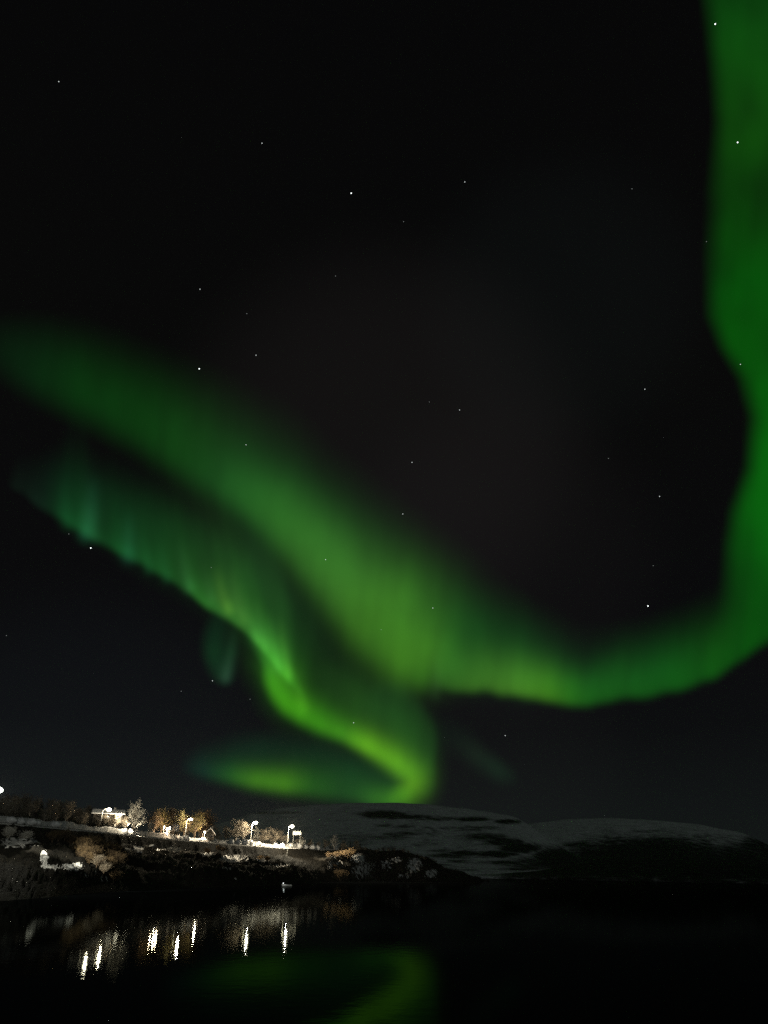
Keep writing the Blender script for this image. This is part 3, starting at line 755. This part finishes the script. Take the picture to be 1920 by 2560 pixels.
p = P(717, 2213, 262); p.z = 0.0
root = empty('rowing_boat', (p.x, p.y, 0), math.atan2(-p.x, p.y) + 0.15); tag(root, 'small white open boat moored by the dark shore with a tiny lantern', 'boat')
b = MB(); prof = []
for i in range(9):
    u = i / 8; x = -1.5 + 3.0 * u; hw = 0.62 * (1 - max(0, (0.45 - u) / 0.45) ** 2.2) if u < 0.45 else 0.62 * (1 - 0.25 * (u - 0.45) ** 2)
    sh = 0.42 + 0.22 * (1 - u) ** 2
    prof.append([(x, -hw, sh), (x, -hw * 0.75, 0.05), (x, 0, -0.12), (x, hw * 0.75, 0.05), (x, hw, sh)])
for r_ in prof: b.v += r_
for i in range(8):
    for k in range(4): b.f.append((i * 5 + k, i * 5 + k + 1, (i + 1) * 5 + k + 1, (i + 1) * 5 + k))
b.f.append((40, 41, 42, 43, 44)); b.build('hull', M_boat, root)
for x in (-0.4, 0.6):
    b = MB(); b.box((x, 0, 0.33), (0.25, 1.12, 0.04)); b.build('bench', M_woodpale, root)
b = MB(); b.tube([(-1.1, 0, 0.3), (-1.1, 0, 0.75)], 0.03, 6); b.ball((-1.1, 0, 0.82), 0.10, 10, 6); b.build('lantern', mat('lantern_light', (0.8, 0.8, 0.8), emit=(0.95, 1, 1), estr=3), root)
L = bpy.data.lights.new('boat_light', 'POINT'); L.energy = 9; L.color = (0.95, 1, 1); L.shadow_soft_size = 0.1
lo = bpy.data.objects.new('boat_light', L); COL.objects.link(lo); lo.parent = root; lo.location = (-1.0, -1.1, 0.95)


# ------------------------------------------------------------------ trees
def bare_tree(seed, H=8.0, spread=0.5, twigs=260, leafy=0, leafsize=0.16, fork=2, twr=0.022, lean=0.0):
    """trunk with limbs, and a crown of fine twigs (and some leaves)"""
    rnd = random.Random(seed); T = MB(); Cn = MB()
    limbs = []
    for f_ in range(fork):
        a = rnd.uniform(0, 6.28); out = 0.05 * H * (f_ > 0) + 0.02 * H
        pts = []; x = y = 0.0
        n = 7
        for i in range(n):
            u = i / (n - 1)
            pts.append((math.cos(a) * out * u * 3 * spread + lean * u * H + rnd.uniform(-.02, .02) * H * u, math.sin(a) * out * u * 3 * spread + rnd.uniform(-.02, .02) * H * u, u * H * (1 if f_ == 0 else rnd.uniform(.7, .92))))
        T.tube(pts, [0.020 * H * (1 - 0.85 * i / (n - 1)) for i in range(n)], 6); limbs.append(pts)
    tips = []
    for pts in limbs:
        for _ in range(int(16 * (0.6 + spread))):
            u = rnd.uniform(0.25, 0.97); k = min(int(u * 6), 5); fr_ = u * 6 - k
            base = Vector(pts[k]).lerp(Vector(pts[k + 1]), fr_)
            a = rnd.uniform(0, 6.28); L = H * spread * (0.75 - 0.5 * u) * rnd.uniform(0.6, 1.2)
            up = rnd.uniform(0.45, 1.1)
            p2 = base + Vector((math.cos(a) * L * .55, math.sin(a) * L * .55, L * .40 * up)); p3 = base + Vector((math.cos(a + rnd.uniform(-.4, .4)) * L, math.sin(a) * L, L * up))
            T.tube([base, p2, p3], [0.007 * H * (1.2 - u), 0.004 * H, 0.0015 * H], 4, False)
            tips += [(base.lerp(p2, .6), 1), (p2, 1), (p2.lerp(p3, .5), 1), (p3, 1)]
    for _ in range(twigs):
        b0, _k = rnd.choice(tips); d = Vector((rnd.gauss(0, 1), rnd.gauss(0, 1), rnd.gauss(0.5, 0.9))).normalized() * H * rnd.uniform(0.05, 0.13)
        m_ = b0 + d * 0.55 + Vector((rnd.gauss(0, .01), rnd.gauss(0, .01), 0)) * H
        Cn.tube([b0, m_, b0 + d], [twr, twr * .8, twr * .3], 3, False)
    for _ in range(leafy):
        b0, _k = rnd.choice(tips); c = b0 + Vector((rnd.gauss(0, 1), rnd.gauss(0, 1), rnd.gauss(0, 1))) * H * 0.055
        a = Vector((rnd.gauss(0, 1), rnd.gauss(0, 1), rnd.gauss(0, 1))).normalized() * leafsize * rnd.uniform(.5, 1.2); e = a.orthogonal().normalized() * leafsize * 0.7
        Cn.face([c - a, c + e, c + a, c - e])
    return T, Cn


def spruce(seed, H=7.0, w=0.22):
    rnd = random.Random(seed); T = MB(); Cn = MB()
    T.tube([(0, 0, -0.2), (0, 0, H * .5), (0, 0, H)], [0.018 * H, 0.011 * H, 0.002 * H], 6)
    z = H * 0.08
    while z < H * 0.98:
        u = z / H; L = H * w * (1 - u) ** 0.8 + 0.1; n = rnd.randint(6, 9)
        for k in range(n):
            a = 6.28 * k / n + rnd.uniform(-.3, .3); l_ = L * rnd.uniform(0.6, 1.2); dr = -0.35 * l_ + rnd.uniform(-.1, .1)
            e = Vector((math.cos(a) * l_, math.sin(a) * l_, dr)); s_ = Vector((-math.sin(a), math.cos(a), 0)) * l_ * 0.28; b0 = Vector((0, 0, z))
            Cn.face([b0, b0 + e * .55 + s_, b0 + e, b0 + e * .55 - s_])
            Cn.face([b0 + Vector((0, 0, .05)), b0 + e * .6 + s_ * .5 - Vector((0, 0, l_ * .22)), b0 + e * .9 - Vector((0, 0, l_ * .2))])
        z += H * rnd.uniform(0.035, 0.055)
    return T, Cn


PROT = {}


def proto(kind, seed):
    key = (kind, seed)
    if key in PROT: return PROT[key]
    if kind == 'frost': T, Cn = bare_tree(seed, 8, .50, 1300, 0, fork=3, twr=0.030); tm, cm = M_bark, M_frost
    elif kind == 'grey': T, Cn = bare_tree(seed, 8, .55, 900, 0, fork=3, twr=0.026); tm, cm = M_bark, M_greytwig
    elif kind == 'brown': T, Cn = bare_tree(seed, 8, .52, 500, 1100, 0.15, fork=3); tm, cm = M_brownbark, M_brown
    elif kind == 'olive': T, Cn = bare_tree(seed, 8, .52, 500, 900, 0.15, fork=3); tm, cm = M_brownbark, M_olive
    elif kind == 'dark': T, Cn = bare_tree(seed, 8, .55, 700, 600, 0.16, fork=2); tm, cm = M_darkbark, M_greytwig
    elif kind == 'spruce': T, Cn = spruce(seed, 8); tm, cm = M_darkbark, M_spruce
    elif kind == 'shrub': T, Cn = bare_tree(seed, 2.4, .85, 900, 1500, 0.085, fork=6, twr=0.012); tm, cm = M_brownbark, M_brown
    elif kind == 'frostshrub': T, Cn = bare_tree(seed, 2.4, .85, 1500, 300, 0.08, fork=6, twr=0.014); tm, cm = M_bark, M_frost
    elif kind == 'dimshrub': T, Cn = bare_tree(seed, 2.4, .85, 1300, 300, 0.07, fork=6, twr=0.010); tm, cm = M_brownbark, M_greytwig
    elif kind == 'sapling': T, Cn = bare_tree(seed, 3.0, .26, 220, 0, fork=2, twr=0.02); tm, cm = M_darkbark, M_darkbark
    PROT[key] = (T.mesh('trunk', tm), Cn.mesh('crown', cm)); return PROT[key]


rnd = random.Random(11)
NAME = {'frost': 'frosted_birch', 'grey': 'bare_birch', 'brown': 'brown_tree', 'olive': 'brown_tree', 'dark': 'dark_tree', 'spruce': 'spruce_tree', 'shrub': 'brown_shrub', 'frostshrub': 'frosted_shrub', 'dimshrub': 'frosted_shrub', 'sapling': 'sapling'}


def tree(kind, px, ytop, D, label, group=None, width=1.0, seed=None, minh=1.0, tilt=0.0):
    seed = rnd.randint(0, 3) if seed is None else seed
    tp = P(px, ytop + 12, D); g0 = Vector((tp.x, tp.y, ground(tp.x, tp.y) - 0.15)); H = max(minh, P(px, ytop, D).z - g0.z)
    t_, c_ = proto(kind, seed)
    root = empty(NAME[kind], g0, rnd.uniform(0, 6.28)); s = H / (2.7 if 'shrub' in kind else 3.2 if kind == 'sapling' else 8.6)
    root.scale = (s * width, s * width, s)
    if tilt: root.rotation_euler = (0, tilt, math.atan2(-g0.x, g0.y))
    tag(root, label, 'shrub' if 'shrub' in kind else 'tree', group)
    for n_, m_ in (('trunk', t_), ('crown', c_)):
        o = bpy.data.objects.new(n_, m_); COL.objects.link(o); o.parent = root
    return root


GR = 'lit trees behind the shore road'
tree('frost', 340, 2002, 266, 'tall pale frosted birch standing right of the round white lamp', GR, 1.15, 1, tilt=0.10)
tree('grey', 316, 2040, 262, 'small dim bare birch close left of the tall frosted one', GR, 1.0)
tree('frost', 372, 2046, 280, 'thin forked frosted birch leaning right of the tall pale one', GR, 0.8, tilt=0.35)
tree('brown', 390, 2026, 300, 'brown leaved tree leftmost of the group over the triangle of lamps', GR, 1.3)
tree('olive', 409, 2020, 312, 'brown leaved tree straight above the left globe of the lamp triangle', GR, 1.3)
tree('brown', 428, 2017, 318, 'tallest brown leaved tree, above the right globe of the lamp triangle', GR, 1.3)
tree('olive', 448, 2022, 326, 'olive brown tree between the lamp triangle and the full pole lamp', GR, 1.3)
tree('brown', 464, 2034, 332, 'narrow brown tree close left of the street lamp with the full pole', GR, 1.0)
tree('olive', 492, 2026, 335, 'olive brown tree close right of the street lamp with the full pole', GR, 1.35)
tree('brown', 508, 2023, 345, 'brown tree rising straight behind the orange lamp', GR, 1.3)
tree('brown', 524, 2028, 350, 'brown tree with square shoulder, rightmost of the brown group', GR, 1.2)
tree('dark', 541, 2070, 362, 'low dark tree right of the orange lamp group', GR, 1.4)
tree('grey', 548, 2084, 352, 'small round grey bush tree at the road right of the hut', GR, 1.6)
tree('dark', 566, 2064, 385, 'dark tree left of the big grey birch clump', GR, 1.4)
tree('grey', 592, 2046, 388, 'big grey birch clump, its left and taller tree', GR, 1.3, 0)
tree('grey', 611, 2052, 392, 'big grey birch clump, its right and lower tree', GR, 1.3, 2)
tree('frost', 642, 2064, 385, 'frosted tree glowing right under the second lamp from the right', GR, 0.7)
tree('dark', 660, 2072, 410, 'dark tree just right of the second lamp from the right', GR, 1.5)
tree('dark', 682, 2070, 420, 'dark tree halfway between the two rightmost street lamps', GR, 1.5)
tree('dark', 703, 2074, 428, 'dark tree left of the rightmost street lamp', GR, 1.5)
tree('grey', 716, 2088, 430, 'small grey tree at the foot of the rightmost street lamp', GR, 1.2)
tree('grey', 742, 2092, 438, 'small grey tree behind the white board', GR, 1.4)
tree('frost', 756, 2088, 436, 'small frosted tree right of the white board', GR, 1.0)
tree('dark', 775, 2098, 445, 'low dark tree beyond the white board, first to its right', GR, 1.5)
tree('dark', 796, 2104, 452, 'low dark tree at the far end of the bright road bank', GR, 1.5)
tree('dark', 812, 2098, 458, 'dark tree past the end of the bright road bank', GR, 1.3)
tree('frost', 838, 2087, 462, 'pale frosted tree alone right of the end of the lit road', GR, 1.1)
tree('dark', 822, 2102, 470, 'dark low tree left of the lone pale frosted tree', GR, 1.3)
tree('dark', 858, 2100, 470, 'dark tree right of the lone pale frosted tree', GR, 1.5)
tree('spruce', 876, 2098, 478, 'dark spruce on the left of the wooded knoll above the lit cliff', GR, 1.3)
tree('dark', 889, 2100, 480, 'rounded dark tree topping the wooded knoll above the lit cliff', GR, 1.5)
tree('spruce', 900, 2102, 486, 'dark spruce on the right of the wooded knoll above the lit cliff', GR, 1.3)

# wood on the dark hill at the left
for i in range(58):
    px = -60 + 330 * (i + rnd.uniform(0, 1)) / 58; row = rnd.random()
    kx = float(np.interp(px, [0, 150, 250, 330], [197, 215, 236, 262])); D = kx + 18 + row * 75
    g0 = spot(px, D); hgt = rnd.uniform(3.2, 6.8) * (1 if px < 225 else 0.75)
    q = RI @ np.array((g0.x, g0.y, g0.z + hgt - CAM.z)); yt = 1280 - F * q[1] / -q[2]
    if yt < 1984: yt = 1984 + rnd.uniform(0, 8)
    if 225 < px < 300 and D < 268: continue
    kind = rnd.choice(['dark', 'dark', 'spruce', 'grey'])
    tree(kind, px, yt, D, {'dark': 'dark leafless tree in the wood on the hill at the left', 'spruce': 'black spruce in the wood on the hill at the left', 'grey': 'dim grey birch in the wood on the hill at the left'}[kind],
         'trees of the dark wood on the left hill', 1.4)

for i in range(16):
    px = 222 + 5.2 * i + rnd.uniform(-2, 2)
    tree(rnd.choice(['spruce', 'dark']), px, 2036 + rnd.uniform(-3, 8), profile(az_of(px))[0][5] + rnd.uniform(10, 14), 'low dark tree in front of the cabin, below the snowy roof', 'low dark trees in front of the cabin', 1.5)

# scrub on the headland
for i in range(46):
    px = 862 + 318 * (i + rnd.uniform(0, 1)) / 46
    kd, kz = profile(az_of(px)); D = kd[4] + rnd.uniform(-6, 12)
    yt = float(np.interp(px, [862, 928, 969, 1005, 1041, 1077, 1101, 1113, 1137, 1161, 1190], [2106, 2121, 2116, 2119, 2137, 2141, 2160, 2170, 2170, 2180, 2189])) + rnd.uniform(-1, 4)
    tree(rnd.choice(['spruce', 'dark']), px, yt, D, 'small dark scrub tree on the ridge of the headland', 'scrub trees on the headland ridge', 1.9, minh=1.6)

# shrubs on the slope below the road: (column, top, distance, kind, label)
SH = [(128, 2104, 205, 'shrub', 'brown shrub leftmost of the low row above the snowy ledge'), (143, 2103, 206, 'shrub', 'brown shrub with pale stems, second from the left in the low row'),
      (158, 2106, 208, 'shrub', 'brown shrub in the middle of the low row above the snowy ledge'), (174, 2108, 210, 'shrub', 'brown shrub at the right end of the low row above the snowy ledge'),
      (206, 2106, 214, 'shrub', 'tall brown shrub at the top left of the big brown thicket'), (222, 2112, 216, 'shrub', 'brown shrub at the top of the thicket, second from left'),
      (240, 2112, 218, 'shrub', 'brown shrub at the top of the thicket, third from left'), (262, 2118, 220, 'shrub', 'dim brown shrub at the top right of the thicket'),
      (192, 2128, 188, 'shrub', 'brown shrub behind the bright snowy boulder'), (210, 2130, 192, 'shrub', 'brown shrub in the left middle of the thicket'),
      (228, 2132, 190, 'shrub', 'brown shrub in the centre of the thicket'), (248, 2136, 194, 'shrub', 'brown shrub in the right middle of the thicket'),
      (266, 2140, 196, 'shrub', 'brown shrub on the right side of the thicket'), (204, 2150, 176, 'shrub', 'low brown shrub right beside the bright snowy boulder'),
      (222, 2156, 174, 'shrub', 'low brown shrub in the lower middle of the thicket'), (240, 2160, 172, 'dimshrub', 'pale frosted shrub low in the thicket, left one of two'),
      (258, 2168, 172, 'dimshrub', 'pale frosted shrub low in the thicket, right one of two'), (274, 2164, 178, 'shrub', 'dim brown shrub at the lower right end of the thicket'),
      (286, 2176, 176, 'shrub', 'faint shrub just above the water right of the thicket'), (425, 2122, 262, 'frostshrub', 'greenish grey shrub below the lamp triangle, left one of two'),
      (440, 2128, 258, 'frostshrub', 'greenish grey shrub below the street lamp with the full pole'), (520, 2118, 315, 'shrub', 'olive shrub on the dark bank under the orange lamp'),
      (545, 2116, 320, 'shrub', 'olive shrub on the dark bank right of the orange lamp'), (558, 2118, 322, 'shrub', 'olive shrub on the dark bank below the small round grey tree'),
      (650, 2142, 306, 'shrub', 'olive shrub at the right end of the long snowy ledge'), (668, 2144, 310, 'shrub', 'olive shrub right of the long snowy ledge, on the slope'),
      (822, 2130, 425, 'shrub', 'brown shrub at the upper left of the lit cliff'), (840, 2128, 428, 'shrub', 'brown shrub second from left on top of the lit cliff'),
      (858, 2124, 432, 'shrub', 'brown shrub third from left on top of the lit cliff'), (876, 2120, 438, 'shrub', 'brown shrub just left of the brightest patch of the cliff'),
      (836, 2160, 412, 'shrub', 'brown shrub halfway down the left of the lit cliff'), (852, 2172, 408, 'shrub', 'yellowish shrub low on the lit cliff'),
      (20, 2086, 190, 'frostshrub', 'pale frosted shrub at the far left, left one of two below the road'), (62, 2090, 192, 'frostshrub', 'pale frosted shrub at the far left, right one of two below the road')]
for i in range(26):                                       # the brown thicket fills in between
    u, w_ = rnd.random(), rnd.random(); px = 184 + 104 * u; D = 172 + 40 * w_
    tree('shrub', px, 2200, D, 'one of the look alike brown shrubs packed inside the big thicket', 'brown shrubs of the big thicket', 1.3, minh=rnd.uniform(2.0, 3.4))
for px, yt, D, kind, lab in SH:
    tree(kind, px, yt, D, lab, 'shrubs on the slope below the road', 1.25, minh=2.6 if px < 300 else 2.0)

# saplings and snow heaps along the road
for i, px in enumerate(np.concatenate([np.arange(10, 240, 24), np.arange(320, 430, 18), np.arange(436, 800, 9.0)])):
    px += rnd.uniform(-3, 3); kd, kz = profile(az_of(px)); D = kd[5] + 7 + rnd.uniform(0.5, 2)
    g0 = spot(px, D); q = RI @ np.array((g0.x, g0.y, g0.z + rnd.uniform(1.6, 3.8) - CAM.z)); yt = 1280 - F * q[1] / -q[2]
    tree('sapling', px, yt, D, 'thin dark sapling in front of the bright snow bank along the road', 'saplings along the road', rnd.uniform(0.8, 1.3))
HEAP = [(8, 'snow heap at the left edge of the picture on the road bank'), (34, 'snow heap second from the left edge on the road bank'), (62, 'snow heap left of the sapling gap on the far left bank'), (72, 'snow heap right of the sapling gap on the far left bank'),
        (124, 'lone dim snow heap on the dark part of the left road bank'), (302, 'snow heap below the round white lamp'), (314, 'snow heap at the foot of the tall frosted birch'), (330, 'snow heap right of the tall frosted birch trunk'),
        (440, 'snow heap right of the lamp triangle'), (458, 'snow heap at the foot of the full pole lamp'), (490, 'snow heap left of the orange lamp'), (504, 'snow heap right below the orange lamp'),
        (575, 'snow heap at the start of the bright bank under the grey birches'), (592, 'snow heap on the bright bank under the left grey birch'), (608, 'snow heap on the bright bank under the right grey birch'), (624, 'snow heap on the bright bank left of the second lamp from right'),
        (646, 'snow heap on the bright bank right of the second lamp from right'), (688, 'snow heap at the left start of the rightmost bright bank'), (704, 'second snow heap of the rightmost bright bank'), (724, 'brightest snow heap, below the rightmost street lamp'),
        (746, 'snow heap below the white board'), (762, 'snow heap right of the white board'), (778, 'snow heap near the right end of the bright bank'), (792, 'last low snow heap at the right end of the bright bank')]
for px, lab in HEAP:
    kd, kz = profile(az_of(px)); D = kd[5] + 8.2; g0 = spot(px, D)
    b = MB(); b.ball((0, 0, 0), 1.0, 26, 16); r1 = rnd.uniform(1.0, 2.0); hh = rnd.uniform(0.7, 1.1) * (1.0 if px < 560 else 1.5)
    b.v = [(v[0] * r1 * (1 + .25 * noise.noise(Vector(v) * 1.7 + Vector((px, 0, 0)))), v[1] * 1.3, v[2] * hh * (1 + .6 * noise.noise(Vector(v) * 1.9 + Vector((0, px, 0))) + .5 * noise.noise(Vector(v) * 5 + Vector((0, px, 4))))) for v in b.v]
    o = b.build('snow_heap', M_snowpile, None, True); o.location = g0; o.rotation_euler = (0, 0, math.atan2(-g0.x, g0.y)); tag(o, lab, 'snow heap', 'ploughed snow heaps along the road')
# snow capped boulders on the lower slope
for px, D, r, lab in [(176, 158, 2.0, 'bright snow capped boulder at the left foot of the brown thicket'), (188, 160, 1.3, 'smaller snow capped boulder just right of the bright one'), (112, 158, 1.5, 'snow capped boulder at the curved left end of the snowy ledge'),
                      (598, 306, 1.7, 'brightest snow capped boulder on the long snowy ledge'), (616, 308, 1.3, 'smaller snow capped boulder right of the brightest one on the long ledge'), (566, 296, 1.6, 'snow capped boulder at the left part of the long snowy ledge'),
                      (376, 262, 1.3, 'snow capped boulder on the slope below the brown trees'), (346, 240, 1.6, 'snow capped boulder below the tall frosted birch'), (50, 186, 1.8, 'snow capped boulder between the two frosted shrubs at the far left')]:
    r *= 0.45; g0 = spot(px, D, 0.1); b = MB(); b.ball((0, 0, 0), r, 22, 14)
    for k_, v in enumerate(b.v):
        w_ = Vector(v) / r; f_ = 1 + .45 * noise.noise(w_ * 1.1 + Vector((px, 0, 0))) + .35 * noise.noise(w_ * 2.9 + Vector((0, px, 3)))
        b.v[k_] = (v[0] * f_ * 1.25, v[1] * f_, v[2] * f_ * .7)
    o = b.build('boulder', M_rock, None, True); o.location = g0; tag(o, lab, 'boulder', 'snow capped boulders on the shore slope')

# ------------------------------------------------------------------ thin haze added for lamp glow and grain
b = MB(); b.box((0, 0, 130), (29000, 29000, 276))
hm = bpy.data.materials.new('added_haze'); hm.use_nodes = True; t = hm.node_tree; t.nodes.clear()
pv = t.nodes.new('ShaderNodeVolumePrincipled'); pv.inputs['Color'].default_value = (0.9, 0.95, 0.93, 1); pv.inputs['Density'].default_value = 0.00003
pv.inputs['Anisotropy'].default_value = 0.4
ou = t.nodes.new('ShaderNodeOutputMaterial'); t.links.new(pv.outputs[0], ou.inputs['Volume'])
tag(b.build('haze', hm), kind='stuff')
